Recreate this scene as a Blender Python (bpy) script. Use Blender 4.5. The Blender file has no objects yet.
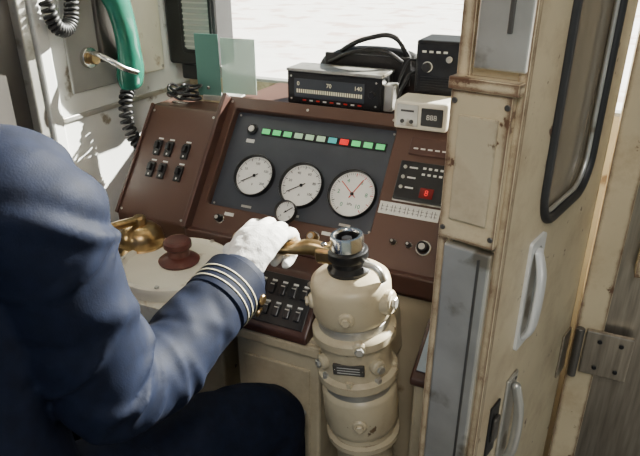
import bpy, bmesh, math, random
from mathutils import Vector, Matrix, noise
random.seed(4)
scene=bpy.context.scene
V=Vector
# ------------------------------------------------------------ materials
def newmat(name):
    m=bpy.data.materials.new(name); m.use_nodes=True
    nt=m.node_tree; nt.nodes.clear()
    o=nt.nodes.new('ShaderNodeOutputMaterial'); p=nt.nodes.new('ShaderNodeBsdfPrincipled')
    nt.links.new(p.outputs[0],o.inputs[0]); return m,nt,p,o
def mat(name,col,rough=.5,metal=0,var=.12,scale=30,bump=.0,bscale=200,emit=None,spec=.5,coat=0,stretch=(1,1,1),dirt=None,dscale=8,dthr=.55):
    m,nt,p,o=newmat(name); N=nt.nodes.new; L=nt.links.new
    tc=N('ShaderNodeTexCoord'); mp=N('ShaderNodeMapping'); mp.inputs['Scale'].default_value=stretch
    L(tc.outputs['Object'],mp.inputs[0])
    n=N('ShaderNodeTexNoise'); n.inputs['Scale'].default_value=scale; n.inputs['Detail'].default_value=5
    L(mp.outputs[0],n.inputs['Vector'])
    r=N('ShaderNodeValToRGB'); e=r.color_ramp.elements
    e[0].position=.3; e[1].position=.7
    e[0].color=tuple(c*(1-var) for c in col)+(1,); e[1].color=tuple(min(1,c*(1+var)) for c in col)+(1,)
    L(n.outputs['Fac'],r.inputs[0]); out=r.outputs[0]
    if dirt:
        n2=N('ShaderNodeTexNoise'); n2.inputs['Scale'].default_value=dscale; n2.inputs['Detail'].default_value=8
        L(mp.outputs[0],n2.inputs['Vector'])
        r2=N('ShaderNodeValToRGB'); r2.color_ramp.elements[0].position=dthr; r2.color_ramp.elements[1].position=dthr+.08
        L(n2.outputs['Fac'],r2.inputs[0])
        mx=N('ShaderNodeMixRGB'); L(r2.outputs[0],mx.inputs[0]); L(out,mx.inputs[1]); mx.inputs[2].default_value=tuple(dirt)+(1,)
        out=mx.outputs[0]
    L(out,p.inputs['Base Color'])
    p.inputs['Roughness'].default_value=rough; p.inputs['Metallic'].default_value=metal
    p.inputs['Specular IOR Level'].default_value=spec; p.inputs['Coat Weight'].default_value=coat
    if emit:
        p.inputs['Emission Color'].default_value=tuple(col)+(1,); p.inputs['Emission Strength'].default_value=emit
    if bump:
        b=N('ShaderNodeBump'); b.inputs['Strength'].default_value=bump; b.inputs['Distance'].default_value=.002
        n3=N('ShaderNodeTexNoise'); n3.inputs['Scale'].default_value=bscale; n3.inputs['Detail'].default_value=4
        L(mp.outputs[0],n3.inputs['Vector']); L(n3.outputs['Fac'],b.inputs['Height']); L(b.outputs[0],p.inputs['Normal'])
    return m
def chipped(name,col,under,rough=.45,edge=.004,amount=3.0,spots=.80,grime=None,gthr=.58,nscale=26):
    """painted metal with worn, chipped edges (bevel-node edge mask), scattered spots and grime"""
    m,nt,p,o=newmat(name); N=nt.nodes.new; L=nt.links.new
    tc=N('ShaderNodeTexCoord'); geo=N('ShaderNodeNewGeometry')
    bv=N('ShaderNodeBevel'); bv.samples=8; bv.inputs['Radius'].default_value=edge
    dt=N('ShaderNodeVectorMath'); dt.operation='DOT_PRODUCT'; L(bv.outputs[0],dt.inputs[0]); L(geo.outputs['Normal'],dt.inputs[1])
    inv=N('ShaderNodeMath'); inv.operation='SUBTRACT'; inv.inputs[0].default_value=1; L(dt.outputs['Value'],inv.inputs[1])
    n=N('ShaderNodeTexNoise'); n.inputs['Scale'].default_value=nscale; n.inputs['Detail'].default_value=10; n.inputs['Roughness'].default_value=.66
    L(tc.outputs['Object'],n.inputs['Vector'])
    ct=N('ShaderNodeMath'); ct.operation='MULTIPLY_ADD'; ct.inputs[1].default_value=2.0; ct.inputs[2].default_value=-.50; L(n.outputs['Fac'],ct.inputs[0])
    ml=N('ShaderNodeMath'); ml.operation='MULTIPLY'; ml.inputs[1].default_value=amount; L(inv.outputs[0],ml.inputs[0])
    ad=N('ShaderNodeMath'); ad.operation='ADD'; L(ml.outputs[0],ad.inputs[0]); L(ct.outputs[0],ad.inputs[1])
    r=N('ShaderNodeValToRGB'); r.color_ramp.elements[0].position=spots; r.color_ramp.elements[1].position=spots+.04
    L(ad.outputs[0],r.inputs[0])
    n2=N('ShaderNodeTexNoise'); n2.inputs['Scale'].default_value=6; n2.inputs['Detail'].default_value=6; L(tc.outputs['Object'],n2.inputs['Vector'])
    r2=N('ShaderNodeValToRGB'); r2.color_ramp.elements[0].position=.3; r2.color_ramp.elements[1].position=.7
    r2.color_ramp.elements[0].color=tuple(c*.85 for c in col)+(1,); r2.color_ramp.elements[1].color=tuple(min(1,c*1.08) for c in col)+(1,)
    L(n2.outputs['Fac'],r2.inputs[0]); base=r2.outputs[0]
    if grime:
        n3=N('ShaderNodeTexNoise'); n3.inputs['Scale'].default_value=9; n3.inputs['Detail'].default_value=9; n3.inputs['Roughness'].default_value=.72
        L(tc.outputs['Object'],n3.inputs['Vector'])
        r3=N('ShaderNodeValToRGB'); r3.color_ramp.elements[0].position=gthr-.08; r3.color_ramp.elements[1].position=gthr+.14
        r3.color_ramp.elements[1].color=(.7,.7,.7,1)
        L(n3.outputs['Fac'],r3.inputs[0])
        mg=N('ShaderNodeMixRGB'); L(r3.outputs[0],mg.inputs[0]); L(base,mg.inputs[1]); mg.inputs[2].default_value=tuple(grime)+(1,)
        base=mg.outputs[0]
    mx=N('ShaderNodeMixRGB'); L(r.outputs[0],mx.inputs[0]); L(base,mx.inputs[1]); mx.inputs[2].default_value=tuple(under)+(1,)
    L(mx.outputs[0],p.inputs['Base Color']); p.inputs['Roughness'].default_value=rough
    b=N('ShaderNodeBump'); b.inputs['Strength'].default_value=.4; b.inputs['Distance'].default_value=.0015; b.invert=True
    L(r.outputs[0],b.inputs['Height']); L(b.outputs[0],p.inputs['Normal'])
    return m
def glassy(name,tint,fac,rough=.03):
    m,nt,p,o=newmat(name); N=nt.nodes.new; L=nt.links.new
    p.inputs['Base Color'].default_value=tuple(tint)+(1,); p.inputs['Roughness'].default_value=rough
    t=N('ShaderNodeBsdfTransparent'); t.inputs[0].default_value=(.96,.98,.97,1)
    mx=N('ShaderNodeMixShader'); mx.inputs[0].default_value=fac
    L(t.outputs[0],mx.inputs[1]); L(p.outputs[0],mx.inputs[2]); L(mx.outputs[0],o.inputs[0]); return m

M_brown=chipped('brown_console_paint',(.098,.050,.036),(.03,.018,.014),.36,.003,1.6,.92)
M_brown2=mat('brown_trim',(.074,.034,.026),.36)
M_panel=mat('slate_panel',(.050,.057,.072),.4,var=.06)
M_beige=chipped('beige_door_paint',(.62,.52,.34),(.13,.065,.035),.40,.013,4.0,.77,grime=(.38,.27,.15),gthr=.55)
M_beigeC=chipped('beige_cast_paint',(.56,.485,.335),(.15,.10,.06),.34,.005,2.0,.80,grime=(.34,.26,.17),gthr=.55)
M_beigeW=mat('beige_wall_paint',(.48,.40,.27),.55,var=.15,scale=5,dirt=(.2,.13,.07),dscale=14,dthr=.62)
M_cream=mat('cream_enamel',(.78,.74,.62),.3,var=.08,scale=9,dirt=(.45,.36,.24),dscale=20,dthr=.64)
M_white=mat('white_wall_paint',(.78,.79,.76),.5,var=.1,scale=6,dirt=(.26,.23,.18),dscale=18,dthr=.60)
M_steel=mat('brushed_steel',(.33,.29,.235),.36,.8,var=.28,scale=14,stretch=(8,8,.6),bump=.2,bscale=60)
M_steelD=mat('dark_steel',(.15,.14,.13),.4,.8,var=.2,scale=8)
M_greyp=mat('grey_paint',(.33,.33,.31),.5,var=.15,scale=8)
M_alu=mat('dull_aluminium',(.56,.55,.51),.36,.7,var=.22,scale=11,bump=.1,dirt=(.28,.25,.20),dscale=15,dthr=.56)
M_alub=mat('bright_aluminium',(.74,.74,.72),.3,.15,var=.08,scale=11)
M_chrome=mat('chrome',(.72,.71,.67),.22,1,var=.08)
M_brass=mat('worn_brass',(.42,.29,.14),.28,.95,var=.3,scale=40)
M_black=mat('black_plastic',(.014,.014,.015),.35,var=.2)
M_blackm=mat('black_metal',(.035,.035,.037),.28,.6,var=.3)
M_rub=mat('black_rubber',(.02,.02,.021),.5,var=.2)
M_leather=mat('black_leather',(.015,.014,.014),.35,var=.2,bump=.5,bscale=150)
M_green=mat('green_handset',(.015,.14,.095),.22,var=.08,coat=.4)
M_teal=glassy('teal_acrylic',(.10,.22,.19),.9,.15)
M_teal2=glassy('pale_acrylic',(.38,.50,.44),.8,.3)
M_dial=mat('dial_face',(.86,.86,.82),.3,var=.05,scale=14)
M_ink=mat('dial_ink',(.04,.04,.04),.5)
M_red=mat('red_needle',(.6,.02,.015),.4)
M_grn=mat('green_print',(.03,.30,.14),.5)
M_redE=mat('red_indicator',(.70,.02,.02),.3,emit=.9,var=0)
M_redD=mat('dark_red_window',(.16,.008,.008),.25,var=0)
M_maroon=mat('maroon_knob',(.11,.032,.024),.4,var=.2)
M_lg=mat('green_lamp',(.10,.62,.20),.3,emit=.6,var=0)
M_lg2=mat('pale_green_lamp',(.42,.62,.42),.3,emit=.3,var=0)
M_lt=mat('teal_lamp',(.08,.45,.45),.3,emit=.4,var=0)
M_lw=mat('white_label',(.70,.70,.66),.5,var=.1)
M_yel=mat('yellow_print',(.72,.68,.48),.5,emit=.3,var=.05)
M_navy=mat('navy_wool',(.0042,.0072,.0195),.7,var=.22,scale=60,bump=.12,bscale=500,spec=.16)
M_trous=mat('navy_trousers',(.0045,.0075,.020),.8,var=.25,scale=70,bump=.15,bscale=400,spec=.2)
M_gold=mat('gold_braid',(.70,.64,.46),.5,.1,bump=.5,bscale=600,var=.15)
M_glove=mat('white_cotton_glove',(.76,.75,.72),.85,var=.05,bump=.3,bscale=350,spec=.2)
M_skin=mat('skin',(.55,.33,.22),.5,var=.08)
M_hair=mat('black_hair',(.012,.01,.009),.5,var=.3)
M_shirt=mat('white_shirt',(.8,.8,.8),.7)
M_eye=mat('eye_white',(.8,.8,.78),.2)
M_seat=mat('seat_cloth',(.03,.04,.07),.9,var=.3,scale=80)
M_floor=mat('floor_vinyl',(.10,.095,.085),.6,var=.3,scale=12)
M_ceil=mat('ceiling_paint',(.62,.60,.54),.6)
M_glass=glassy('window_glass',(.5,.5,.5),.03)
M_dglass=glassy('reflection_tint_glass',(.34,.29,.22),.75,.12)  # grey-beige reflection in the door pane, put into its colour
M_ground=mat('pale_ballast',(.86,.84,.81),.9,var=.08,scale=1.2,dirt=(.64,.50,.45),dscale=.8,dthr=.54)
M_blue=mat('blue_grey_panel',(.30,.36,.44),.35,.3)

# ------------------------------------------------------------ helpers
ID=Matrix.Identity(4)
def frame(o,x,y):
    x=V(x).normalized(); y=V(y); z=x.cross(y).normalized(); y=z.cross(x)
    return Matrix(((x.x,y.x,z.x,o[0]),(x.y,y.y,z.y,o[1]),(x.z,y.z,z.z,o[2]),(0,0,0,1)))
def group(name,loc=(0,0,0)):
    e=bpy.data.objects.new(name,None); e.location=loc; e.empty_display_size=.05
    scene.collection.objects.link(e); return e
def link(ob,parent,M=ID):
    scene.collection.objects.link(ob); 
    if parent:
        ob.parent=parent; ob.matrix_parent_inverse=Matrix.Translation(-V(parent.location))
    ob.matrix_basis=M
    return ob
def bevel(ob,w,seg=2):
    if w>0:
        b=ob.modifiers.new('bevel','BEVEL'); b.width=w; b.segments=seg; b.limit_method='ANGLE'; b.angle_limit=math.radians(35)
def finish(bm,name,m,parent,M,bev=0,smooth=False,seg=2):
    bmesh.ops.recalc_face_normals(bm,faces=bm.faces)
    me=bpy.data.meshes.new(name); bm.to_mesh(me); bm.free()
    me.materials.append(m)
    ob=bpy.data.objects.new(name,me); link(ob,parent,M)
    if smooth:
        for p in me.polygons: p.use_smooth=True
    if m.name in ('beige_door_paint',): bev=min(bev,.0008); seg=1
    bevel(ob,bev,seg); return ob
def box(name,m,parent,lo,hi,M=ID,bev=.002,seg=2):
    bm=bmesh.new(); bmesh.ops.create_cube(bm,size=1)
    lo=V(lo);hi=V(hi);c=(lo+hi)/2;s=hi-lo
    T=Matrix.Translation(c)
    for v in bm.verts: v.co=V((v.co.x*s.x,v.co.y*s.y,v.co.z*s.z))
    return finish(bm,name,m,parent,M@T,bev,False,seg)
def prism(name,m,parent,prof,x0,x1,bev=.003):
    """profile in YZ extruded along X"""
    bm=bmesh.new(); a=[bm.verts.new((x0,y,z)) for y,z in prof]; b=[bm.verts.new((x1,y,z)) for y,z in prof]
    n=len(prof); bm.faces.new(a); bm.faces.new(b[::-1])
    for i in range(n): bm.faces.new((a[i],a[(i+1)%n],b[(i+1)%n],b[i]))
    return finish(bm,name,m,parent,ID,bev)
def lathe(name,m,parent,prof,M=ID,seg=40,sharp=True,bev=0):
    """prof = [(r,z)...] around local z"""
    bm=bmesh.new(); rings=[]
    for r,z in prof:
        if r<1e-6: rings.append([bm.verts.new((0,0,z))])
        else: rings.append([bm.verts.new((r*math.cos(2*math.pi*i/seg),r*math.sin(2*math.pi*i/seg),z)) for i in range(seg)])
    for a,b in zip(rings,rings[1:]):
        for i in range(seg):
            j=(i+1)%seg
            if len(a)==1 and len(b)==1: continue
            if len(a)==1: bm.faces.new((a[0],b[i],b[j]))
            elif len(b)==1: bm.faces.new((a[i],b[0],a[j]))
            else: bm.faces.new((a[i],b[i],b[j],a[j]))
    ob=finish(bm,name,m,parent,M,bev,True)
    if sharp:
        try: ob.data.set_sharp_from_angle(angle=math.radians(38))
        except Exception: pass
    return ob
def cyl(name,m,parent,c,r,h,M=ID,r2=None,seg=32,b=.0012):
    r2=r if r2 is None else r2
    b=min(b,h*.3,r*.3)
    T=Matrix.Translation(V(c))
    return lathe(name,m,parent,[(0,0),(r-b,0),(r,b),(r2,h-b),(r2-b,h),(0,h)],M@T,seg)
def polyplate(name,m,parent,outer,holes,z0,z1,M=ID,bev=.001):
    bm=bmesh.new(); 
    for loop in [outer]+holes:
        vs=[bm.verts.new((x,y,z0)) for x,y in loop]
        for i in range(len(vs)): bm.edges.new((vs[i],vs[(i+1)%len(vs)]))
    bmesh.ops.triangle_fill(bm,use_beauty=True,edges=bm.edges[:])
    g=bmesh.ops.extrude_face_region(bm,geom=bm.faces[:])
    for v in [e for e in g['geom'] if isinstance(e,bmesh.types.BMVert)]: v.co.z=z1
    return finish(bm,name,m,parent,M,bev,False,1)
def rrect(x0,y0,x1,y1,r,n=6):
    if r<=0: return [(x0,y0),(x1,y0),(x1,y1),(x0,y1)]
    o=[]
    for cx,cy,a in ((x1-r,y0+r,-90),(x1-r,y1-r,0),(x0+r,y1-r,90),(x0+r,y0+r,180)):
        for i in range(n+1):
            t=math.radians(a+90*i/n); o.append((cx+r*math.cos(t),cy+r*math.sin(t)))
    return o
def tube(name,m,parent,pts,r,M=ID,cyc=False,smooth=True,res=6):
    cu=bpy.data.curves.new(name,'CURVE'); cu.dimensions='3D'; cu.bevel_depth=r; cu.bevel_resolution=3; cu.use_fill_caps=True; cu.resolution_u=res
    s=cu.splines.new('BEZIER' if smooth else 'POLY')
    P=s.bezier_points if smooth else s.points
    P.add(len(pts)-1)
    for q,p in zip(P,pts):
        if smooth: q.co=p; q.handle_left_type=q.handle_right_type='AUTO'
        else: q.co=(*p,1)
    s.use_cyclic_u=cyc; cu.materials.append(m)
    ob=bpy.data.objects.new(name,cu); return link(ob,parent,M)
def text(name,m,parent,s,c,size,M=ID,align='CENTER',ext=.0002):
    cu=bpy.data.curves.new(name,'FONT'); cu.body=s; cu.size=size; cu.align_x=align; cu.align_y='CENTER'; cu.extrude=ext
    cu.materials.append(m); ob=bpy.data.objects.new(name,cu); return link(ob,parent,M@Matrix.Translation(V(c)))
def coil(name,m,parent,path,R,r,turns):
    pts=[]; n=turns*10
    P=[V(p) for p in path]
    def ev(t):
        f=t*(len(P)-1); i=min(int(f),len(P)-2); u=f-i
        p0=P[max(i-1,0)];p1=P[i];p2=P[i+1];p3=P[min(i+2,len(P)-1)]
        return .5*((2*p1)+(p2-p0)*u+(2*p0-5*p1+4*p2-p3)*u*u+(3*p1-p0-3*p2+p3)*u**3)
    for i in range(n+1):
        t=i/n; c=ev(t); d=(ev(min(1,t+.01))-ev(max(0,t-.01))).normalized()
        a=d.cross(V((1,0.2,.1))).normalized(); b=d.cross(a)
        w=2*math.pi*turns*t; pts.append(c+R*(a*math.cos(w)+b*math.sin(w)))
    return tube(name,m,parent,pts,r,smooth=False)
def catmull(P,n):
    out=[]
    for i in range(len(P)-1):
        p0=P[max(i-1,0)];p1=P[i];p2=P[i+1];p3=P[min(i+2,len(P)-1)]
        for k in range(n):
            u=k/n
            out.append([.5*((2*b)+(c-a)*u+(2*a-5*b+4*c-d)*u*u+(3*b-a-3*c+d)*u**3) for a,b,c,d in zip(p0,p1,p2,p3)])
    out.append(list(P[-1])); return out
def limb(bm,pts,up=(0,0,1),n=6,seg=24,cap=True,fold=None):
    """pts: (x,y,z,rx,ry). adds a closed rounded lofted limb to bm"""
    C=catmull(pts,n); K=len(C); pos=[V(c[:3]) for c in C]; rings=[]
    T=[(pos[min(i+1,K-1)]-pos[max(i-1,0)]).normalized() for i in range(K)]
    up=V(up)
    def ring(p,t,rx,ry,k):
        s=up.cross(t); s=s.normalized() if s.length>.15 else V((1,0,0)).cross(t).normalized()
        u=t.cross(s).normalized(); vs=[]
        for i in range(seg):
            a=2*math.pi*i/seg; f=1
            if fold: f=fold(k/(K-1),a)
            vs.append(bm.verts.new(p+s*(rx*f*math.cos(a))+u*(ry*f*math.sin(a))))
        return vs
    if cap:
        for q in (80,50,25):
            c=math.cos(math.radians(q)); s_=math.sin(math.radians(q)); r=min(C[0][3],C[0][4])
            rings.append(ring(pos[0]-T[0]*r*s_,T[0],C[0][3]*c,C[0][4]*c,0))
    for i in range(K): rings.append(ring(pos[i],T[i],C[i][3],C[i][4],i))
    if cap:
        for q in (25,50,80):
            c=math.cos(math.radians(q)); s_=math.sin(math.radians(q)); r=min(C[-1][3],C[-1][4])
            rings.append(ring(pos[-1]+T[-1]*r*s_,T[-1],C[-1][3]*c,C[-1][4]*c,K-1))
    for a,b in zip(rings,rings[1:]):
        for i in range(seg):
            j=(i+1)%seg; bm.faces.new((a[i],a[j],b[j],b[i]))
    bm.faces.new(rings[0][::-1]); bm.faces.new(rings[-1])
def remeshed(bm,name,m,parent,voxel,smooth=2,disp=0,dsize=.05,sm2=2):
    ob=finish(bm,name,m,parent,ID,0,True)
    r=ob.modifiers.new('remesh','REMESH'); r.mode='VOXEL'; r.voxel_size=voxel; r.use_smooth_shade=True
    s=ob.modifiers.new('smooth','SMOOTH'); s.iterations=smooth; s.factor=.5
    if disp:
        t=bpy.data.textures.new(name+'_folds','CLOUDS'); t.noise_scale=dsize; t.noise_depth=1
        d=ob.modifiers.new('folds','DISPLACE'); d.texture=t; d.strength=disp; d.mid_level=.5; d.texture_coords='GLOBAL'
        s=ob.modifiers.new('smooth2','SMOOTH'); s.iterations=sm2
    return ob

# ------------------------------------------------------------ room shell
H=2.25; YF=1.36; XL=-1.03; XR=1.0
def slab(name,m,lo,hi,bev=0): return box(name,m,None,lo,hi,bev=bev)
slab('floor',M_floor,(XL-.05,-1.2,-.05),(XR+.05,YF+.05,0))
slab('ceiling',M_ceil,(XL-.05,-1.2,H),(XR+.05,YF+.05,H+.05))
slab('wall_left',M_white,(XL-.05,.905,0),(XL,YF+.05,H))
slab('wall_left.001',M_steelD,(XL-.05,-1.2,0),(XL,.30,H))
# side door, closed, in the left wall
g=group('door_1',(XL,.6,0))
box('leaf',M_steelD,g,(XL-.045,.30,0),(XL-.015,.86,2.0))
box('edge_strip',M_alu,g,(XL-.04,.845,0),(XL+.006,.868,2.0),bev=.003)
box('frame_strip',M_white,g,(XL-.04,.872,0),(XL+.012,.903,H),bev=.004)
box('frame_top',M_steelD,g,(XL-.04,.30,2.0),(XL,.87,H))
# front wall with windscreen opening
g=group('wall_front',(0,YF,0))
box('below_sill',M_beigeW,g,(XL,YF,0),(XR,YF+.05,1.085),bev=0)
box('pillar_left',M_white,g,(XL,YF,1.085),(-.955,YF+.05,H),bev=.004)
box('header',M_ceil,g,(-.955,YF,2.10),(XR,YF+.05,H),bev=0)
g=group('window_1',(0,YF,1.5))
polyplate('gasket',M_greyp,g,rrect(-.96,1.08,.92,2.12,.04),[rrect(-.94,1.092,.90,2.10,.06)],0,.03,frame((0,YF+.035,0),(1,0,0),(0,0,1)))
box('pane',M_glass,g,(-.95,YF+.02,1.09),(.91,YF+.024,2.11),bev=0)
slab('wall_right',M_beigeW,(XR,.98,0),(XR+.05,YF+.05,H))
# bulkhead behind the door hinge (stainless with painted trim)
g=group('wall_bulkhead',(.5,1.0,0))
box('sheet',M_steel,g,(.075,.985,0),(XR,1.02,H),bev=0)
box('painted_edge',M_beige,g,(.034,.972,0),(.078,1.02,H),bev=.004)
box('upper_moulding',M_beige,g,(.10,.955,.93),(.135,.985,H),bev=.008)
# exterior
slab('ground',M_ground,(-60,YF+.3,-1.1),(60,120,-1.0))

# ------------------------------------------------------------ console
XC=-.085
P=frame((0,1.04,.955),(1,0,0),(0,.616,.788))     # instrument-face frame (x, up-slope, outward)
con=group('control_console',(-.55,1.1,.95))
prism('body',M_brown,con,[(.954,.845),(1.1447,1.089),(YF-.002,1.089),(YF-.002,.80),(.954,.80)],-.75,XC)
polyplate('fascia',M_brown,con,[(-.75,-.14),(XC,-.14),(XC,.17),(-.75,.17)],[rrect(-.724,-.08,-.350,.142,.008)],0,.022,P,.002)
box('instrument_plate',M_panel,con,(-.724,-.08,0),(-.350,.142,.003),P,bev=.001)
box('front_lip',M_brown2,con,(-.75,.925,.822),(XC,.950,.862),bev=.004)
prism('switch_wing',M_brown,con,[(.930,.863),(1.093,1.072),(1.17,1.072),(1.17,.80),(.930,.80)],-.937,-.752,.004)
box('wing_edge',M_brown2,con,(-.752,-.145,-.01),(-.741,.165,.046),P,bev=.002)
box('wing_edge_left',M_brown2,con,(-.940,-.142,.010),(-.933,.126,.036),P,bev=.002)
box('apron',M_beigeW,con,(-.935,.955,.0),(XC,.985,.80),bev=.003)
def screw(parent,x,y,z,M,r=.003): 
    cyl('screw',M_alu,parent,(x,y,z),r,.0015,M,seg=12,b=.0004)
for x in (-.735,-.55,-.36): screw(con,x,.156,.022,P)
for x,y in ((-.928,.11),(-.928,-.13),(-.765,.11),(-.765,-.13)): screw(con,x,y,.03,P)
for x in (-.716,-.358):
    for y in (.134,-.072): screw(con,x,y,.003,P,.0025)
# wing toggle switches
for j,y in enumerate((.022,-.030)):
    for i,x in enumerate((-.884,-.853,-.808)):
        box('switch_body',M_black,con,(x-.009,y-.018,.028),(x+.009,y+.018,.035),P,bev=.002)
        box('switch_rocker',M_blackm,con,(x-.005,y-.004,.034),(x+.005,y+.012,.043),P,bev=.002)
        box('switch_mark',M_lw,con,(x-.0015,y-.014,.035),(x+.0015,y-.010,.0356),P,bev=0)
        box('switch_label',M_lw,con,(x-.006,y+.021,.030),(x+.007,y+.0245,.0306),P,bev=0)
# gauges -------------------------------------------------
def gauge(name,x,y,R,nums,a0,a1,needles,z=.003,minor=50,major=10,unit=None,ns=.23,nm=None,redfrom=None):
    g=group(name,P@V((x,y,z)))
    lathe('bezel',M_blackm,g,[(R*.93,0),(R,0),(R,.009),(R*.97,.012),(R*.94,.012),(R*.92,.006),(R*.92,0)],P@Matrix.Translation((x,y,z)),48)
    cyl('face',M_dial,g,(x,y,z),R*.925,.004,P,seg=48)
    zz=z+.0041
    for k in range(minor+1):
        mj=k%(minor//major)==0
        a=math.radians(a0+(a1-a0)*k/minor); L=R*(.13 if mj else .07); w=.0007 if mj else .0003
        T=P@Matrix.Translation((x,y,zz))@Matrix.Rotation(a,4,'Z')
        box('tick',M_red if (redfrom is not None and k>=redfrom) else M_ink,g,(R*.86-L,-w,0),(R*.86,w,.0003),T,bev=0)
    for k,s in enumerate(nums):
        a=math.radians(a0+(a1-a0)*k/(len(nums)-1))
        text('numeral',nm or M_ink,g,s,(x+R*.58*math.cos(a),y+R*.58*math.sin(a),zz+.0002),R*ns,P)
    if unit: text('unit',M_ink,g,unit,(x,y-R*.42,zz+.0002),R*.15,P)
    for q,mm in needles:
        T=P@Matrix.Translation((x,y,zz+.0012))@Matrix.Rotation(math.radians(q),4,'Z')
        box('needle',mm,g,(-R*.2,-.0009,0),(R*.70,.0009,.0008),T,bev=0)
    cyl('hub',M_blackm,g,(x,y,zz),R*.07,.004,P,seg=20)
    return g
gauge('voltmeter',-.637,.001,.047,['0','50','100','150','200'],215,-35,[(212,M_ink)],unit='V',ns=.16)
gauge('ammeter',-.524,-.003,.049,['0','20','40','60','80','100'],215,-35,[(212,M_ink)],unit='A',ns=.16)
pg=gauge('pressure_gauge',-.411,-.003,.051,['0','2','4','6','8','10'],235,-55,[(62,M_red),(140,M_red)],unit='kPa',redfrom=25,nm=M_grn)
gauge('small_pressure_gauge',-.523,-.071,.023,['0','5','10'],225,-45,[(40,M_ink)],z=.040,minor=20,major=4)
cyl('gauge_stem',M_brass,con,(-.523,-.071,.02),.010,.022,P)
# indicator lamps
cols=[M_lg,M_lg,M_lg,M_lg2,M_lg2,M_lg2,M_lt,M_redE,M_lg,M_lg,M_lg]
lp=group('indicator_lamps',P@V((-.51,.103,.003)))
box('lamp_strip',M_black,lp,(-.652,.094,.003),(-.366,.112,.005),P,bev=.001)
for i,c in enumerate(cols):
    x=-.641+i*.0262
    box('lamp',c,lp,(x-.0095,.0970,.005),(x+.0095,.1090,.0075),P,bev=.001)
cyl('round_lamp_ring',M_blackm,con,(-.676,.104,.003),.012,.006,P)
cyl('round_lamp',M_lw,con,(-.676,.104,.009),.007,.004,P)
box('lamp_label',M_lw,con,(-.684,.074,.003),(-.664,.082,.0038),P,bev=0)
for x in (-.637,-.524,-.411): box('gauge_label',M_alu,con,(x-.012,-.070,.003),(x+.012,-.065,.0036),P,bev=0)
# lower fascia knobs
def knob(x,y,r=.012,top=M_blackm,z=.022):
    g=con
    cyl('knob_ring',M_chrome,g,(x,y,z),r*1.25,.004,P); cyl('knob',top,g,(x,y,z+.004),r,.014,P,r2=r*.85)
    cyl('knob_cap',M_alu,g,(x,y,z+.018),r*.5,.002,P)
knob(-.677,-.108,.008); knob(-.460,-.108,.011,M_brass); knob(-.243,-.086,.012); knob(-.60,-.112,.007); knob(-.40,-.112,.008)
for x in (-.66,-.575,-.435): 
    box('knob_label',M_lw,con,(x-.011,-.098,.022),(x+.011,-.091,.0228),P,bev=0)
# right-hand section: indicator box and labels
ib=group('indicator_box',P@V((-.275,.036,.03)))
box('case',M_black,ib,(-.322,-.004,.0225),(-.226,.074,.034),P,bev=.003)
box('case_rim',M_alu,ib,(-.324,-.006,.0222),(-.224,.076,.026),P,bev=.002)
box('display',M_redD,ib,(-.272,.004,.034),(-.246,.024,.0352),P,bev=.001)
text('digit',M_redE,ib,'8',(-.259,.014,.0354),.016,P)
for i in range(3): 
    cyl('button',M_alu,ib,(-.310,.060-.02*i,.034),.0035,.004,P,seg=16)
    box('mark',M_lw,ib,(-.302,.059-.02*i,.034),(-.286,.062-.02*i,.0344),P,bev=0)
for i in range(4): 
    for y in (.060,.048): box('mark',M_lw,ib,(-.276+i*.011,y,.034),(-.270+i*.011,y+.004,.0344),P,bev=0)
box('label_strip',M_lw,con,(-.345,-.034,.022),(-.228,-.010,.023),P,bev=0)
for i in range(13):
    x=-.341+i*.0086
    box('label_print',M_ink,con,(x,-.026,.023),(x+.0056,-.0252,.0232),P,bev=0)
    box('label_print',M_ink,con,(x,-.020,.023),(x+.0056,-.0192,.0232),P,bev=0)
    box('label_print',M_ink,con,(x+.001+(i%3)*.0015,-.029,.023),(x+.002+(i%3)*.0015,-.015,.0232),P,bev=0)
box('label_plate',M_brown2,con,(-.315,.090,.022),(-.235,.125,.026),P,bev=.002)
for i in range(5): box('label_print',M_lw,con,(-.306+i*.014,.101,.026),(-.297+i*.014,.104,.0264),P,bev=0)
for x in (-.30,-.27): knob(x,-.086,.005,M_black)

# ------------------------------------------------------------ switch box in front of the desk + cabinet
cab=group('switch_cabinet',(-.47,.86,.5))
prism('top',M_brown2,cab,[(.865,.858),(.923,.858),(.923,.76),(.782,.76),(.782,.775)],-.535,-.392,.004)
S=frame((-.463,.8235,.8165),(1,0,0),(0,.707,.707))
box('switch_plate',M_black,cab,(-.060,-.048,0),(.060,.046,.003),S,bev=.001)
for i,x in enumerate((-.044,-.022,0,.022,.044)):
    for y in (.018,-.022):
        box('rocker',M_blackm,cab,(x-.006,y-.012,.002),(x+.006,y+.010,.009),S,bev=.002)
        box('rocker_mark',M_lw,cab,(x-.005,y+.012,.003),(x+.005,y+.0155,.0035),S,bev=0)
        box('rocker_tip',M_alu,cab,(x-.004,y+.004,.0088),(x+.004,y+.006,.0096),S,bev=0)
cyl('key_switch',M_chrome,cab,(.052,.037,.003),.006,.012,S,seg=20)
box('body',M_beigeC,cab,(-.548,.795,.0),(-.372,.950,.762),bev=.006)
box('ledge',M_beigeC,cab,(-.556,.784,.735),(-.366,.922,.758),bev=.005)
box('door_panel',M_beigeC,cab,(-.530,.790,.15),(-.390,.796,.70),bev=.003)
cyl('lock',M_alu,cab,(0,0,0),.009,.004,frame((-.405,.790,.60),(1,0,0),(0,0,1)),seg=20)
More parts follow.
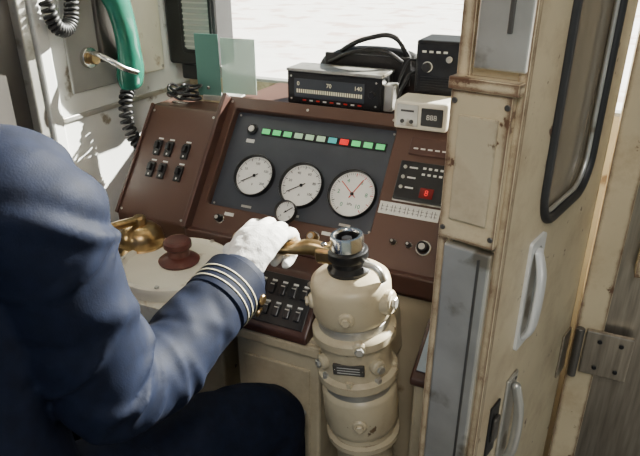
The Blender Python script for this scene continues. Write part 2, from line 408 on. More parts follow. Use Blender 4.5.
# left desk casting
dk=group('master_controller',(-.74,.8,.8))
polyplate('slab',M_cream,dk,rrect(-.935,.690,-.562,.924,.07,10),[],.785,.826,ID,.008)
T=Matrix.Translation((-.690,.812,.826))
lathe('round_top',M_cream,dk,[(0,0),(.112,0),(.114,.010),(.110,.022),(.104,.025),(.099,.022),(.096,.017),(0,.017)],T,64)
box('cabinet',M_beigeC,dk,(-.930,.80,0),(-.585,.950,.785),bev=.006)
T=Matrix.Translation((-.690,.826,.842))
lathe('knob_base',M_maroon,dk,[(0,0),(.038,0),(.040,.006),(.034,.011),(.022,.016),(.021,.030),(.027,.034),(.027,.044),(.022,.049),(0,.050)],T,40)
lathe('brass_hub',M_brass,dk,[(0,0),(.050,0),(.053,.010),(.046,.018),(.046,.030),(.042,.044),(.030,.056),(.014,.060),(.014,.074),(.009,.078),(0,.078)],Matrix.Translation((-.808,.858,.828)),40)
tube('controller_handle',M_brass,dk,[(-.808,.858,.897),(-.83,.79,.900),(-.85,.715,.893)],.009)
lathe('handle_grip',M_black,dk,[(0,0),(.014,.002),(.015,.03),(.012,.06),(0,.062)],frame((-.85,.715,.862),(1,0,0),(0,1,0)),24)
for a in (20,80,200,290,330):
    a=math.radians(a); cyl('bolt',M_alu,dk,(-.690+.103*math.cos(a),.812+.103*math.sin(a),.850),.005,.004,seg=6)

# ------------------------------------------------------------ brake valve
axt=V((-.315,.774,.99)); axb=V((-.281,.793,.591)); up=(axt-axb).normalized()
yx=up.cross(V((1,0,0))).normalized(); xx=yx.cross(up)
B=Matrix(((xx.x,yx.x,up.x,axt.x),(xx.y,yx.y,up.y,axt.y),(xx.z,yx.z,up.z,axt.z),(0,0,0,1)))
bv=group('brake_valve',axt)
lathe('upper_body',M_beigeC,bv,[(0,-.052),(.036,-.052),(.042,-.055),(.056,-.060),(.063,-.066),(.065,-.075),(.065,-.120),(.062,-.130),(.054,-.136),(.050,-.15)],B,56)
lathe('middle_body',M_beigeC,bv,[(.050,-.146),(.066,-.150),(.070,-.155),(.070,-.168),(.062,-.174),(.059,-.205),(.061,-.232),(.069,-.238),(.069,-.252),(.058,-.258)],B,56)
lathe('lower_body',M_beigeC,bv,[(.058,-.256),(.055,-.262),(.055,-.27),(.064,-.276),(.066,-.282),(.066,-.345),(.063,-.356),(.058,-.362),(.058,-.372),(.066,-.376),(.066,-.386),(.0,-.386)],B,56)
lathe('grey_collar',M_alu,bv,[(.054,-.133),(.059,-.136),(.059,-.149),(.054,-.150)],B,56)
lathe('grey_band',M_alu,bv,[(.055,-.257),(.060,-.259),(.060,-.272),(.055,-.274)],B,56)
lathe('neck',M_blackm,bv,[(0,-.055),(.034,-.055),(.035,-.046),(.027,-.040),(.027,-.026),(.0,-.026)],B,40)
lathe('hinge_drum',M_blackm,bv,[(0,-.03),(.031,-.030),(.032,-.028),(.032,-.016),(.029,-.014),(0,-.014)],B,40)
lathe('cap_ring',M_chrome,bv,[(.0,-.015),(.024,-.015),(.0265,-.012),(.0265,.006),(.025,.010),(.0205,.010),(.0185,.007),(.0185,-.008),(0,-.008)],B,48)
lathe('cap_socket',M_black,bv,[(.0184,.007),(.0182,-.007),(.009,-.0075),(0,-.0075)],B,32)
cyl('cap_stud',M_blackm,bv,(0,0,-.008),.009,.013,B,seg=6)
for k in range(8):
    a=math.radians(k*45+10)
    for zz in (-.166,-.242):
        cyl('flange_bolt',M_alu if k%2 else M_beigeC,bv,(.062*math.cos(a),.062*math.sin(a),zz-.006),.0065,.020,B,seg=6)
# bolt lugs on the body, towards the cab
for a,zz,mm in ((-75,-.105,M_beigeC),(-62,-.160,M_alu),(-128,-.205,M_alu),(-35,-.205,M_alu),(-150,-.10,M_beigeC),(-70,-.318,M_beigeC)):
    a=math.radians(a); d=V((math.cos(a),math.sin(a),0)); 
    F2=B@Matrix.Translation(d*.056+V((0,0,zz)))@d.to_track_quat('Z','Y').to_matrix().to_4x4()
    cyl('lug',M_beigeC,bv,(0,0,0),.013,.014,F2,seg=24,b=.003); cyl('lug_bolt',mm,bv,(0,0,.014),.0075,.006,F2,seg=6)
d=V((math.cos(math.radians(-80)),math.sin(math.radians(-80)),0))
zz_=V((0,0,1)); xx_=zz_.cross(d)
F2=B@Matrix(((xx_.x,0,d.x,d.x*.058),(xx_.y,0,d.y,d.y*.058),(0,1,0,-.205),(0,0,0,1)))
box('name_plate',M_steelD,bv,(-.026,-.010,-.002),(.026,.010,.0035),F2,bev=.001)
for i in range(3): box('plate_print',M_lw,bv,(-.019,-.006+i*.005,.0035),(.019,-.0050+i*.005,.0038),F2,bev=0)
for x in (-.023,.023): cyl('plate_rivet',M_chrome,bv,(x,0,.0035),.0015,.001,F2,seg=10)
F2=B@Matrix.Translation((.048,-.01,-.095))@V((1,0,0)).to_track_quat('Z','Y').to_matrix().to_4x4()
cyl('side_boss',M_beigeC,bv,(0,0,0),.020,.026,F2,seg=28,b=.003); cyl('boss_bolt',M_alu,bv,(0,0,.026),.010,.006,F2,seg=6)
# brass hinge block and handle
box('hinge_block',M_brass,bv,(-.052,-.017,-.040),(-.018,.012,-.014),B,bev=.006,seg=3)
hl=[B@V((-.034,0,-.026)),V((-.375,.768,.968)),V((-.402,.760,.964)),V((-.50,.757,.962))]
bm=bmesh.new(); limb(bm,[(*hl[0],.010,.013),(*hl[1],.010,.014),(*hl[2],.011,.011),(-.43,.757,.962,.012,.012),(*hl[3],.013,.013)],n=5,seg=20)
finish(bm,'handle',M_brass,bv,ID,0,True)
cyl('handle_pin',M_chrome,bv,(-.04,-.004,-.014),.005,.006,B,seg=16)
tube('stop_arm',M_brass,bv,[B@V((.0,.030,-.03)),B@V((-.03,.036,-.028)),B@V((-.055,.03,-.034))],.006)
tube('release_lever',M_alu,bv,[B@V((.030,-.006,-.034)),B@V((.052,-.010,-.040)),B@V((.062,-.012,-.058))],.006)
box('bracket',M_beigeC,bv,(-.030,.04,-.30),(.030,.150,-.20),B,bev=.006)
lathe('pedestal',M_beigeC,bv,[(.0,-.384),(.052,-.384),(.052,-.48),(.060,-.49),(.060,-.51),(0,-.51)],B,48)
tube('air_pipe',M_steelD,bv,[B@V((0,0,-.50)),B@V((0,.01,-.58)),B@V((.0,.13,-.64))],.018)

# lower right cabinet
rc=group('side_cabinet',(-.15,.87,.4))
box('body',M_beigeC,rc,(-.200,.805,0),(XC,.950,.730),bev=.006)
prism('top',M_brown2,rc,[(.798,.728),(.798,.742),(.90,.800),(.950,.800),(.950,.728)],-.206,XC,.004)
R=frame((-.146,.848,.7725),(1,0,0),(0,.875,.484))
box('blue_plate',M_blue,rc,(-.052,-.043,0),(.055,.045,.003),R,bev=.001)
for i in range(3): cyl('button',M_alu,rc,(-.04+i*.03,.02,.003),.006,.006,R,seg=20)

# ------------------------------------------------------------ things on the ledge
mb=group('speed_display_unit',(-.51,1.21,1.13))
Fm=frame((-.511,1.160,1.092),(1,0,0),(0,0,1))   # z = -Y
box('case',M_blackm,mb,(-.108,.0,-.075),(.108,.072,0),Fm,bev=.003)
box('face',M_black,mb,(-.102,.006,0),(.102,.066,.002),Fm,bev=.001)
box('silver_top',M_alu,mb,(-.109,.070,-.075),(.109,.076,.002),Fm,bev=.001)
box('window',M_panel,mb,(-.090,.016,.002),(.072,.056,.003),Fm,bev=.001)
for i in range(30): box('scale_mark',M_yel,mb,(-.084+i*.0051,.026,.003),(-.0812+i*.0051,.034,.0034),Fm,bev=0)
for s,x in (('0',-.080),('70',-.008),('140',.058)): text('scale_number',M_yel,mb,s,(x,.045,.0034),.012,Fm)
for i in range(9): box('small_mark',M_lw if i%2 else M_red,mb,(-.07+i*.016,.009,.002),(-.062+i*.016,.012,.0026),Fm,bev=0)
box('side_bracket',M_alu,mb,(.108,.0,-.05),(.128,.055,-.012),Fm,bev=.003)
cyl('side_knob',M_blackm,mb,(.090,.036,.002),.007,.010,Fm,seg=20)
for x in (-.097,.097):
    for y in (.012,.06): screw(mb,x,y,.002,Fm,.0022)
# bag
bg=group('leather_bag',(-.46,1.3,1.14))
bm=bmesh.new()
limb(bm,[(-.575,1.30,1.141,.030,.040),(-.53,1.30,1.146,.036,.053),(-.46,1.30,1.148,.038,.056),(-.40,1.30,1.146,.036,.053),(-.365,1.30,1.141,.030,.040)],n=5,seg=28)
o=finish(bm,'bag_body',M_leather,bg,ID,0,True)
box('flap',M_leather,bg,(-.575,1.258,1.13),(-.375,1.266,1.19),bev=.003)
box('clasp',M_chrome,bg,(-.48,1.253,1.135),(-.46,1.259,1.155),bev=.001)
tube('strap',M_leather,bg,[(-.57,1.29,1.17),(-.53,1.28,1.20),(-.47,1.27,1.225),(-.42,1.275,1.228),(-.395,1.28,1.20),(-.38,1.285,1.17)],.0055)
tube('strap_fold',M_leather,bg,[(-.56,1.25,1.17),(-.50,1.245,1.197),(-.43,1.245,1.202),(-.39,1.25,1.18)],.005)
# cables between bag and radio
kb=group('loose_cables',(-.38,1.23,1.12))
tube('cable',M_rub,kb,[(-.39,1.20,1.096),(-.375,1.215,1.14),(-.36,1.235,1.165),(-.345,1.25,1.15),(-.35,1.26,1.096)],.004)
tube('cable_2',M_rub,kb,[(-.395,1.22,1.097),(-.385,1.23,1.16),(-.365,1.245,1.19),(-.350,1.25,1.17)],.003)
# radio + beige box
rd=group('radio_unit',(-.30,1.2,1.18))
Fr=frame((-.300,1.185,1.145),(1,0,0),(0,0,1))
box('case',M_black,rd,(-.043,-.012,-.10),(.055,.093,0),Fr,bev=.004)
box('mount',M_blackm,rd,(-.03,-.054,-.09),(.04,-.012,-.01),Fr,bev=.002)
box('front',M_blackm,rd,(-.038,-.006,0),(.050,.088,.002),Fr,bev=.001)
cyl('dial_ring',M_lw,rd,(-.018,.043,.002),.0105,.001,Fr); cyl('dial',M_black,rd,(-.018,.043,.003),.009,.010,Fr)
cyl('knob',M_alu,rd,(.025,.060,.002),.006,.008,Fr,seg=20)
for i in range(4): box('mark',M_lw,rd,(-.03+i*.014,.070,.002),(-.022+i*.014,.074,.0026),Fr,bev=0)
for i in range(5): box('slot',M_black,rd,(-.03,.002+i*.005,.002),(.04,.004+i*.005,.0035),Fr,bev=0)
cb=group('counter_box',(-.30,1.12,1.13))
Fc=frame((-.302,1.098,1.083),(1,0,0),(0,0,1))
box('case',M_cream,cb,(-.052,0,-.075),(.052,.054,0),Fc,bev=.004)
box('face_plate',M_alu,cb,(-.046,.006,0),(-.004,.048,.002),Fc,bev=.001)
box('display',M_black,cb,(.002,.010,0),(.044,.044,.003),Fc,bev=.002)
text('display_digits',M_lw,cb,'888',(.023,.027,.0032),.014,Fc)
cyl('button',M_black,cb,(-.034,.016,.002),.004,.004,Fc,seg=16); cyl('button2',M_blackm,cb,(-.016,.016,.002),.004,.004,Fc,seg=16)
box('print',M_ink,cb,(-.038,.034,.002),(-.012,.038,.0024),Fc,bev=0)
# acrylic notice holder
ah=group('acrylic_holder',(-.79,1.18,1.1))
Fa=frame((-.79,1.178,1.075),(1,.12,0),(0,0,1))
box('base',M_alu,ah,(-.06,0,-.03),(.034,.012,.006),Fa,bev=.002)
box('teal_sheet',M_teal,ah,(-.072,.010,.0),(-.012,.150,.003),Fa,bev=.001)
box('pale_sheet',M_teal2,ah,(-.010,.018,-.006),(.075,.142,-.003),Fa,bev=.001)
cyl('pin',M_chrome,ah,(-.042,.03,.003),.004,.006,Fa,seg=16)
# keys / loose black clips
kc=group('key_bundle',(-.88,1.13,1.08))
for i in range(7):
    a=i*1.1; c=V((-.88+.024*math.cos(a*2),1.13+.014*math.sin(a*3),1.082+.004*i))
    tube('key_ring',M_blackm,kc,[c+V((.024*math.cos(t+a),.016*math.sin(t+a),.008*math.sin(2*t+a)+.004)) for t in (0,1.57,3.14,4.71)],.0032,cyc=True)
box('key',M_chrome,kc,(-.905,1.12,1.0725),(-.865,1.132,1.0755),bev=.0005)
# wall mounted dark speaker box on the front pillar
sp=group('speaker_box',(-.95,1.32,1.3))
box('case',M_black,sp,(-1.025,1.275,1.13),(-.875,YF-.002,1.75),bev=.008)
polyplate('grille_frame',M_blackm,sp,rrect(-.975,1.16,-.882,1.70,.01),[rrect(-.966,1.17,-.890,1.69,.008)],0,.006,frame((0,1.275,0),(1,0,0),(0,0,1)))
box('grille_back',M_greyp,sp,(-.966,1.272,1.17),(-.890,1.276,1.69),bev=0)
for i in range(40): box('grille_bar',M_alu,sp,(-.966,1.269,1.175+i*.013),(-.890,1.272,1.179+i*.013),bev=0)
box('foot',M_black,sp,(-1.0,1.29,1.09),(-.92,1.34,1.135),bev=.006)

# ------------------------------------------------------------ telephone handset on the left wall
hs=group('telephone_handset',(-.985,1.06,1.22))
bm=bmesh.new()
limb(bm,[(-.990,1.088,1.122,.036,.024),(-.984,1.083,1.150,.038,.026),(-.972,1.073,1.190,.032,.022),(-.966,1.064,1.235,.030,.021),(-.970,1.056,1.29,.032,.022),(-.984,1.048,1.335,.038,.026),(-.990,1.046,1.36,.036,.024)],up=(1,0,0),n=6,seg=24)
remeshed(bm,'handset',M_green,hs,.003,3)
box('cradle_plate',M_greyp,hs,(XL,.945,1.115),(XL+.008,1.12,1.40),bev=.004)
box('cradle',M_steelD,hs,(XL+.008,1.03,1.17),(XL+.022,1.09,1.34),bev=.004)
tube('hook',M_chrome,hs,[(XL+.01,1.000,1.19),(-.990,.993,1.195),(-.965,.998,1.185),(-.945,1.02,1.165),(-.940,1.055,1.150)],.006)
cyl('hook_base',M_chrome,hs,(0,0,0),.022,.012,frame((XL+.006,.998,1.185),(0,1,0),(0,0,1)))
cyl('hook_boss',M_brass,hs,(0,0,.012),.013,.016,frame((XL+.006,.998,1.185),(0,1,0),(0,0,1)))
coil('cord',M_rub,hs,[(-.992,1.080,1.105),(-.990,1.062,1.085),(-.985,1.050,1.04),(-.975,1.055,.995),(-.970,1.072,.965),(-.968,1.085,.94)],.0125,.004,17)
cd=group('coiled_cord',(-1.0,.92,1.28))
coil('coil',M_rub,cd,[(-1.005,.895,1.40),(-1.0,.893,1.31),(-.998,.905,1.262),(-.997,.928,1.252),(-.998,.948,1.272),(-1.0,.958,1.32),(-1.005,.96,1.40)],.0115,.004,28)
wb=group('wall_junction_box',(-1.02,1.2,1.2))
box('plate',M_cream,wb,(XL,1.14,1.12),(XL+.010,1.25,1.30),bev=.003)
for y in (1.15,1.24):
    for z in (1.13,1.29): cyl('rivet',M_alu,wb,(0,0,0),.004,.003,frame((XL+.010,y,z),(0,1,0),(0,0,1)),seg=12)
tr=group('trim_1',(XL,1.1,1.06))
box('rail',M_alu,tr,(XL,.905,1.060),(XL+.006,1.355,1.072),bev=.002)

# ------------------------------------------------------------ cab door (right foreground)
D=V((.231,.973,0)).normalized(); A=V((-.064,.59,0))
W=frame(A,D,(0,0,1))       # x along leaf, y up, z outward (towards the saloon side)
dr=group('door_2',A)
polyplate('leaf',M_beige,dr,[(0,0.02),(.385,0.02),(.385,2.1),(0,2.1)],[rrect(.105,1.095,.295,1.90,.05,8)],-.066,0,W,.004)
def ring_tube(nm,m,x0,y0,x1,y1,r,z,tr):
    return tube(nm,m,dr,[(x,y,z) for x,y in rrect(x0,y0,x1,y1,r,8)],tr,W,cyc=True,smooth=False)
ring_tube('window_gasket',M_rub,.107,1.097,.293,1.898,.05,.001,.0065)
ring_tube('window_bead',M_alu,.116,1.106,.284,1.889,.042,-.002,.003)
ring_tube('window_gasket_back',M_rub,.107,1.097,.293,1.898,.05,-.065,.0065)
box('window_pane',M_dglass,dr,(.106,1.096,-.012),(.294,1.899,-.008),W,bev=0)
# edge furniture on the narrow face
box('strike_plate',M_alu,dr,(-.010,1.296,-.050),(.0,1.95,.002),W,bev=.002)
box('strike_inset',M_steelD,dr,(-.012,1.33,-.020),(-.009,1.90,-.015),W,bev=.001)
box('edge_bead',M_beige,dr,(-.006,1.10,-.068),(.002,2.05,-.054),W,bev=.003)
box('keeper_shelf',M_beige,dr,(-.020,1.276,-.069),(.0,1.288,.002),W,bev=.003)
box('keeper_box',M_beige,dr,(-.016,1.116,-.067),(.0,1.277,-.004),W,bev=.004)
box('keeper_plate',M_beigeC,dr,(-.019,1.140,-.056),(-.0155,1.252,-.014),W,bev=.003)
for x in (-.062,-.008):
    for y in (1.128,1.265): cyl('keeper_screw',M_steelD,dr,(0,0,0),.003,.002,W@frame((-.016,y,x),(0,0,1),(0,1,0)),seg=12)
box('edge_cover',M_alu,dr,(-.013,.45,-.061),(.0,1.108,-.006),W,bev=.003)
box('cover_groove',M_steelD,dr,(-.0145,.46,-.020),(-.0125,1.10,-.017),W,bev=.0005)
box('cover_side',M_beige,dr,(-.008,.2,-.071),(.0,1.112,-.060),W,bev=.003)
box('corner_edge',M_beige,dr,(-.006,.2,-.006),(.004,1.95,.004),W,bev=.003)
# pull handle
polyplate('pull_plate',M_alub,dr,rrect(.090,.930,.138,1.085,.006),[rrect(.098,.944,.130,1.071,.010)],0,.004,W,.001)
box('pull_cup',M_alu,dr,(.096,.942,-.002),(.132,1.073,.001),W,bev=.001)
bm=bmesh.new(); limb(bm,[(.110,.945,.006,.004,.009),(.112,.965,.013,.005,.013),(.112,1.03,.014,.005,.013),(.110,1.068,.006,.004,.009)],up=(1,0,0),n=5,seg=14)
finish(bm,'pull_grip',M_alub,dr,W,0,True)
# lock set
box('lock_plate',M_alu,dr,(.085,.70,0),(.120,.885,.004),W,bev=.002)
bm=bmesh.new(); limb(bm,[(.100,.872,.010,.006,.006),(.103,.83,.018,.007,.006),(.103,.77,.018,.007,.006),(.100,.735,.010,.006,.005)],up=(1,0,0),n=5,seg=14)
finish(bm,'lock_lever',M_alu,dr,W,0,True)
box('latch_slot',M_black,dr,(.040,.785,0),(.068,.870,.003),W,bev=.003)
box('latch_tongue',M_steelD,dr,(.046,.81,.003),(.062,.85,.008),W,bev=.002)
for y in (.708,.877): cyl('lock_screw',M_steelD,dr,(.11,y,.004),.003,.001,W,seg=12)
# hinge to the bulkhead
hg=group('door_hinge',(.06,.97,.77))
box('leaf_plate',M_steel,hg,(.345,.725,0),(.383,.812,.004),W,bev=.002)
box('wall_plate',M_steel,hg,(.052,.962,.725),(.126,.972,.812),bev=.002)
cyl('pin',M_steelD,hg,(.042,.955,.720),.007,.098)
for x in (.075,.108):
    for z in (.742,.795): cyl('hinge_screw',M_blackm,hg,(0,0,0),.004,.003,frame((x,.962,z),(1,0,0),(0,0,1)),seg=12)

# ------------------------------------------------------------ seat, footrest
st=group('cab_seat',(-.64,.3,.5))
box('cushion',M_seat,st,(-.86,.10,.46),(-.43,.50,.565),bev=.03,seg=4)
box('backrest',M_seat,st,(-.85,.085,.66),(-.44,.150,1.12),bev=.03,seg=4)
box('back_bracket',M_blackm,st,(-.68,.09,.46),(-.60,.12,.72),bev=.005)
cyl('pedestal',M_blackm,st,(-.645,.30,.02),.045,.45); cyl('foot_plate',M_blackm,st,(-.645,.30,0),.16,.02)
fr=group('footrest',(-.6,.7,.1))
box('plate',M_steelD,fr,(-.92,.52,.10),(-.34,.78,.12),bev=.004)
for x in (-.90,-.38): box('leg',M_steelD,fr,(x-.01,.56,0),(x+.01,.74,.10),bev=.002)

# ------------------------------------------------------------ driver
dv=group('train_driver',(-.65,.32,.62))
FOLDS=[]   # (k centre, angle centre, slant, width in k, angular extent, amplitude)
rf=random.Random(11)
for kc_,n_,amp in ((.50,14,.13),(.58,8,.10),(.22,9,.10),(.34,7,.08),(.70,7,.075),(.84,7,.055)):
    for i in range(n_):
        FOLDS.append((kc_+rf.uniform(-.075,.075),rf.uniform(0,2*math.pi),rf.uniform(-.07,.07),rf.uniform(.010,.020),rf.uniform(.5,1.2),amp*rf.choice((1,1,-.9))))
def arm_fold(k,a):
    f=1
    for kc,ac,sl,w,ext,amp in FOLDS:
        da=(a-ac+math.pi)%(2*math.pi)-math.pi
        q=(k-kc-sl*da)/w
        if abs(q)<3: f+=amp*math.exp(-q*q)*math.exp(-(da/ext)**2)
    return max(.88,min(1.16,f))
bm=bmesh.new()
limb(bm,[(-.645,.30,.70,.170,.110),(-.645,.30,.78,.180,.125),(-.655,.31,.90,.170,.120),(-.66,.325,1.05,.185,.125),(-.66,.335,1.16,.185,.105),(-.663,.34,1.222,.11,.075),(-.665,.345,1.250,.065,.06)],up=(0,1,0),n=6,seg=40)
limb(bm,[(-.58,.345,1.178,.07,.07),(-.482,.357,1.180,.069,.067),(-.472,.372,1.11,.064,.064),(-.470,.39,1.0,.062,.062),(-.463,.411,.924,.060,.060),(-.457,.48,.907,.057,.056),(-.452,.56,.922,.051,.051),(-.447,.655,.944,.046,.045)],up=(1,0,.02),n=22,seg=64,fold=arm_fold)
limb(bm,[(-.74,.345,1.175,.07,.07),(-.845,.357,1.182,.072,.070),(-.88,.38,1.08,.066,.066),(-.90,.42,.95,.060,.060),(-.895,.50,.925,.056,.056),(-.875,.58,.93,.050,.050),(-.86,.635,.935,.045,.045)],up=(1,0,.02),n=10,seg=28)
remeshed(bm,'jacket',M_navy,dv,.0035,1,.006,.07,1)
bm=bmesh.new()
limb(bm,[(-.60,.29,.685,.10,.085),(-.565,.36,.69,.10,.085),(-.50,.52,.690,.085,.078),(-.430,.675,.665,.066,.062),(-.424,.700,.61,.062,.060),(-.422,.695,.48,.058,.060),(-.428,.67,.32,.050,.052),(-.430,.655,.20,.048,.050)],up=(1,0,.02),n=8,seg=28)
limb(bm,[(-.70,.29,.685,.10,.085),(-.73,.36,.69,.10,.085),(-.77,.52,.685,.085,.078),(-.785,.655,.668,.068,.064),(-.787,.685,.62,.064,.062),(-.785,.68,.48,.058,.060),(-.78,.66,.32,.050,.052),(-.78,.65,.20,.048,.050)],up=(1,0,.02),n=8,seg=28)
remeshed(bm,'trousers',M_trous,dv,.006,2,.014,.06)
for x in (-.43,-.78):
    bm=bmesh.new(); limb(bm,[(x,.625,.158,.036,.036),(x,.67,.155,.042,.034),(x,.72,.148,.046,.026),(x,.755,.143,.038,.020)],n=5,seg=20)
    remeshed(bm,'shoe',M_leather,dv,.005,2)
# cuff braid rings and sleeve hem (follow the forearm axis)
fa=[V((-.457,.48,.907)),V((-.452,.56,.922)),V((-.447,.655,.944))]
ax=(fa[2]-fa[1]).normalized()
def band(nm,m,dist,w,r,th=.0015):
    c=fa[2]-ax*dist; q=ax.to_track_quat('Z','Y').to_matrix().to_4x4()
    lathe(nm,m,dv,[(r-.012,.002),(r-.006,0.0),(r+th,.004),(r+th,w-.0015),(r,w),(r-.005,w),(r-.005,w-.01)] if w>.01 else [(r-.010,0),(r,0.0),(r+th,.0006),(r+th,w-.0006),(r,w),(r-.010,w)],Matrix.Translation(c)@q,56)
band('sleeve_cuff',M_navy,.058,.064,.0500,.0015)
band('braid_1',M_gold,.022,.0026,.0510); band('braid_2',M_gold,.033,.0026,.0510); band('braid_3',M_gold,.044,.0026,.0510)
cyl('cuff_button',M_brass,dv,(0,0,0),.008,.005,frame(fa[2]-ax*.008+V((.050,0,-.010)),(0,1,.2),(0,-.2,1)),seg=20)
cyl('cuff_button_2',M_brass,dv,(0,0,0),.008,.005,frame(fa[2]-ax*.012+V((.046,0,-.028)),(0,1,.2),(.5,-.2,1)),seg=20)
# right glove
bm=bmesh.new()
limb(bm,[(-.447,.640,.946,.033,.029),(-.447,.672,.958,.033,.026),(-.446,.700,.974,.039,.022),(-.445,.728,.986,.042,.018),(-.4445,.750,.990,.041,.014)],up=(0,0,1),n=5,seg=28)
X=[-.477,-.4555,-.434,-.4135]; dz=[-.002,.003,.001,-.005]; Lf=[.95,1.05,.98,.82]
for x,q,l in zip(X,dz,Lf):
    kx=(x+.4445)
    limb(bm,[(x-kx*.12,.728,.986+q,.0098,.0095),(x,.752,.991+q,.0102,.010),(x+kx*.05,.757+.026*l,.984+q,.0096,.0095),(x+kx*.05,.761+.029*l,.958+q*.5,.0092,.0092),(x+kx*.02,.759+.014*l,.938,.0088,.0088),(x,.755,.934,.0080,.0080)],up=(1,0,0),n=5,seg=16)
limb(bm,[(-.470,.690,.968,.014,.013),(-.492,.715,.962,.0125,.0125),(-.497,.738,.946,.0112,.011),(-.484,.754,.937,.0100,.0095)],up=(0,0,1),n=5,seg=16)
remeshed(bm,'glove_right',M_glove,dv,.0020,2,.0035,.016)
for x in (-.462,-.445,-.428):
    tube('glove_seam',M_glove,dv,[(x,.700,.9940-abs(x+.445)*.15),(x,.722,1.0020-abs(x+.445)*.15),(x,.740,1.0035-abs(x+.445)*.12)],.0013)
# left glove on the controller grip
bm=bmesh.new()
limb(bm,[(-.860,.620,.933,.028,.024),(-.857,.650,.932,.030,.022),(-.854,.680,.932,.038,.018),(-.852,.705,.930,.040,.015)],n=5,seg=24)
for i,x in enumerate((-.822,-.842,-.863,-.884)):
    limb(bm,[(x,.700,.930,.0095,.0095),(x,.728,.934,.0098,.0095),(x,.752,.922,.0090,.009),(x,.756,.900,.0088,.0088),(x,.742,.888,.008,.008)],up=(1,0,0),n=4,seg=14)
limb(bm,[(-.832,.665,.928,.013,.012),(-.815,.688,.918,.012,.012),(-.812,.708,.902,.010,.010)],n=4,seg=14)
remeshed(bm,'glove_left',M_glove,dv,.0022,2)
# neck, head, cap (above the frame)
bm=bmesh.new(); limb(bm,[(-.665,.345,1.22,.056,.056),(-.667,.352,1.30,.052,.055),(-.667,.362,1.36,.052,.056)],up=(0,1,0),n=4,seg=24)
finish(bm,'neck',M_skin,dv,ID,0,True)
lathe('shirt_collar',M_shirt,dv,[(.060,0),(.066,.01),(.062,.035),(.057,.036)],Matrix.Translation((-.666,.348,1.245)),32)
bm=bmesh.new(); bmesh.ops.create_uvsphere(bm,u_segments=48,v_segments=32,radius=1)
hc=V((-.667,.372,1.42))
for v in bm.verts:
    x,y,z=v.co; s=1-.28*max(0,-z)**1.3
    q=V((x*.076*s,y*.096*(s if y<0 else 1-.10*max(0,-z)),z*.118))
    fy=max(0,y)
    q.y+=.014*math.exp(-((x/.16)**2+((z+.05)/.20)**2))*fy*1.3      # nose bridge
    q.y+=.016*math.exp(-((x/.17)**2+((z+.17)/.10)**2))*fy          # nose tip
    q.y-=.008*sum(math.exp(-(((x-sx*.38)/.17)**2+((z-.03)/.12)**2)) for sx in (-1,1))*fy  # sockets
    q.y+=.006*math.exp(-((x/.30)**2+((z+.47)/.07)**2))*fy          # lips
    q.y+=.008*math.exp(-((x/.25)**2+((z+.80)/.15)**2))*fy          # chin
    v.co=q
finish(bm,'head',M_skin,dv,Matrix.Translation(hc),0,True)
for s in (-1,1):
    cyl('eye',M_eye,dv,(0,0,0),.011,.004,frame(hc+V((s*.030,.079,.004)),(-1,0,0),(0,0,1)),seg=20)
    cyl('iris',M_hair,dv,(0,0,.004),.005,.001,frame(hc+V((s*.030,.079,.004)),(-1,0,0),(0,0,1)),seg=16)
    tube('eyebrow',M_hair,dv,[hc+V((s*.016,.090,.022)),hc+V((s*.032,.087,.027)),hc+V((s*.046,.078,.022))],.0025)
    bm=bmesh.new(); limb(bm,[(*(hc+V((s*.074,-.002,-.028))),.006,.010),(*(hc+V((s*.078,-.006,-.005))),.006,.014),(*(hc+V((s*.078,-.008,.020))),.006,.012)],up=(1,0,0),n=4,seg=14)
    finish(bm,'ear',M_skin,dv,ID,0,True)
tube('mouth',M_maroon,dv,[hc+V((-.022,.084,-.056)),hc+V((0,.093,-.054)),hc+V((.022,.084,-.056))],.0025)
lathe('hair',M_hair,dv,[(.066,-.055),(.078,-.02),(.081,.02),(.078,.05),(0,.06)],Matrix.Translation(hc+V((0,-.018,.01))),36)
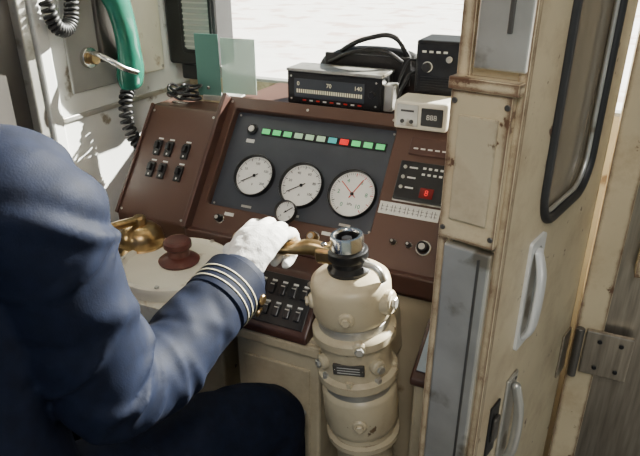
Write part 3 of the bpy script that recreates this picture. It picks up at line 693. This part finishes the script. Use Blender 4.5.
lathe('cap_band',M_black,dv,[(.080,.035),(.084,.036),(.087,.075),(.080,.076)],Matrix.Translation(hc+V((0,-.004,0)))@Matrix.Diagonal((1,1.18,1,1)),40)
lathe('cap_top',M_navy,dv,[(.085,.074),(.118,.100),(.118,.108),(.09,.118),(0,.124)],Matrix.Translation(hc+V((0,-.004,0)))@Matrix.Diagonal((1,1.15,1,1)),40)
polyplate('cap_visor',M_black,dv,[(-.07,.06),(-.05,.105),(0,.128),(.05,.105),(.07,.06),(0,.09)],[],.034,.038,Matrix.Translation(hc),.001)

# ------------------------------------------------------------ lights & world
SD=V((-.42,-.80,-.46)).normalized()
sun=bpy.data.lights.new('sun','SUN'); sun.energy=46; sun.angle=.012; sun.color=(1,.95,.87)
so=bpy.data.objects.new('sun',sun); so.rotation_euler=SD.to_track_quat('-Z','Y').to_euler(); scene.collection.objects.link(so)
w=bpy.data.worlds.new('world'); scene.world=w; w.use_nodes=True; nt=w.node_tree
bgn=nt.nodes['Background']; sk=nt.nodes.new('ShaderNodeTexSky'); sk.sky_type='HOSEK_WILKIE'; sk.turbidity=4; sk.ground_albedo=.5
sk.sun_direction=-SD
nt.links.new(sk.outputs[0],bgn.inputs[0]); bgn.inputs[1].default_value=2.0
def area(nm,loc,sx,sy,e,tgt,col=(1,1,1)):
    l=bpy.data.lights.new(nm,'AREA'); l.shape='RECTANGLE'; l.size=sx; l.size_y=sy; l.energy=e; l.color=col
    o=bpy.data.objects.new(nm,l); o.location=loc; o.rotation_euler=(V(tgt)-V(loc)).to_track_quat('-Z','Y').to_euler(); scene.collection.objects.link(o)
area('ceiling_fill',(.1,-.35,2.2),.25,1.2,24,(-.1,.3,0),(1,.96,.90))  # added fill light behind the camera, lifts the cab's ambient; no fixture there
# ------------------------------------------------------------ camera
cam=bpy.data.cameras.new('camera'); cam.sensor_width=36; cam.lens=36*600/640; cam.clip_start=.02; cam.clip_end=500
co=bpy.data.objects.new('camera',cam); co.location=(0,0,1.4); co.rotation_euler=(math.radians(65),0,math.radians(25))
scene.collection.objects.link(co); scene.camera=co
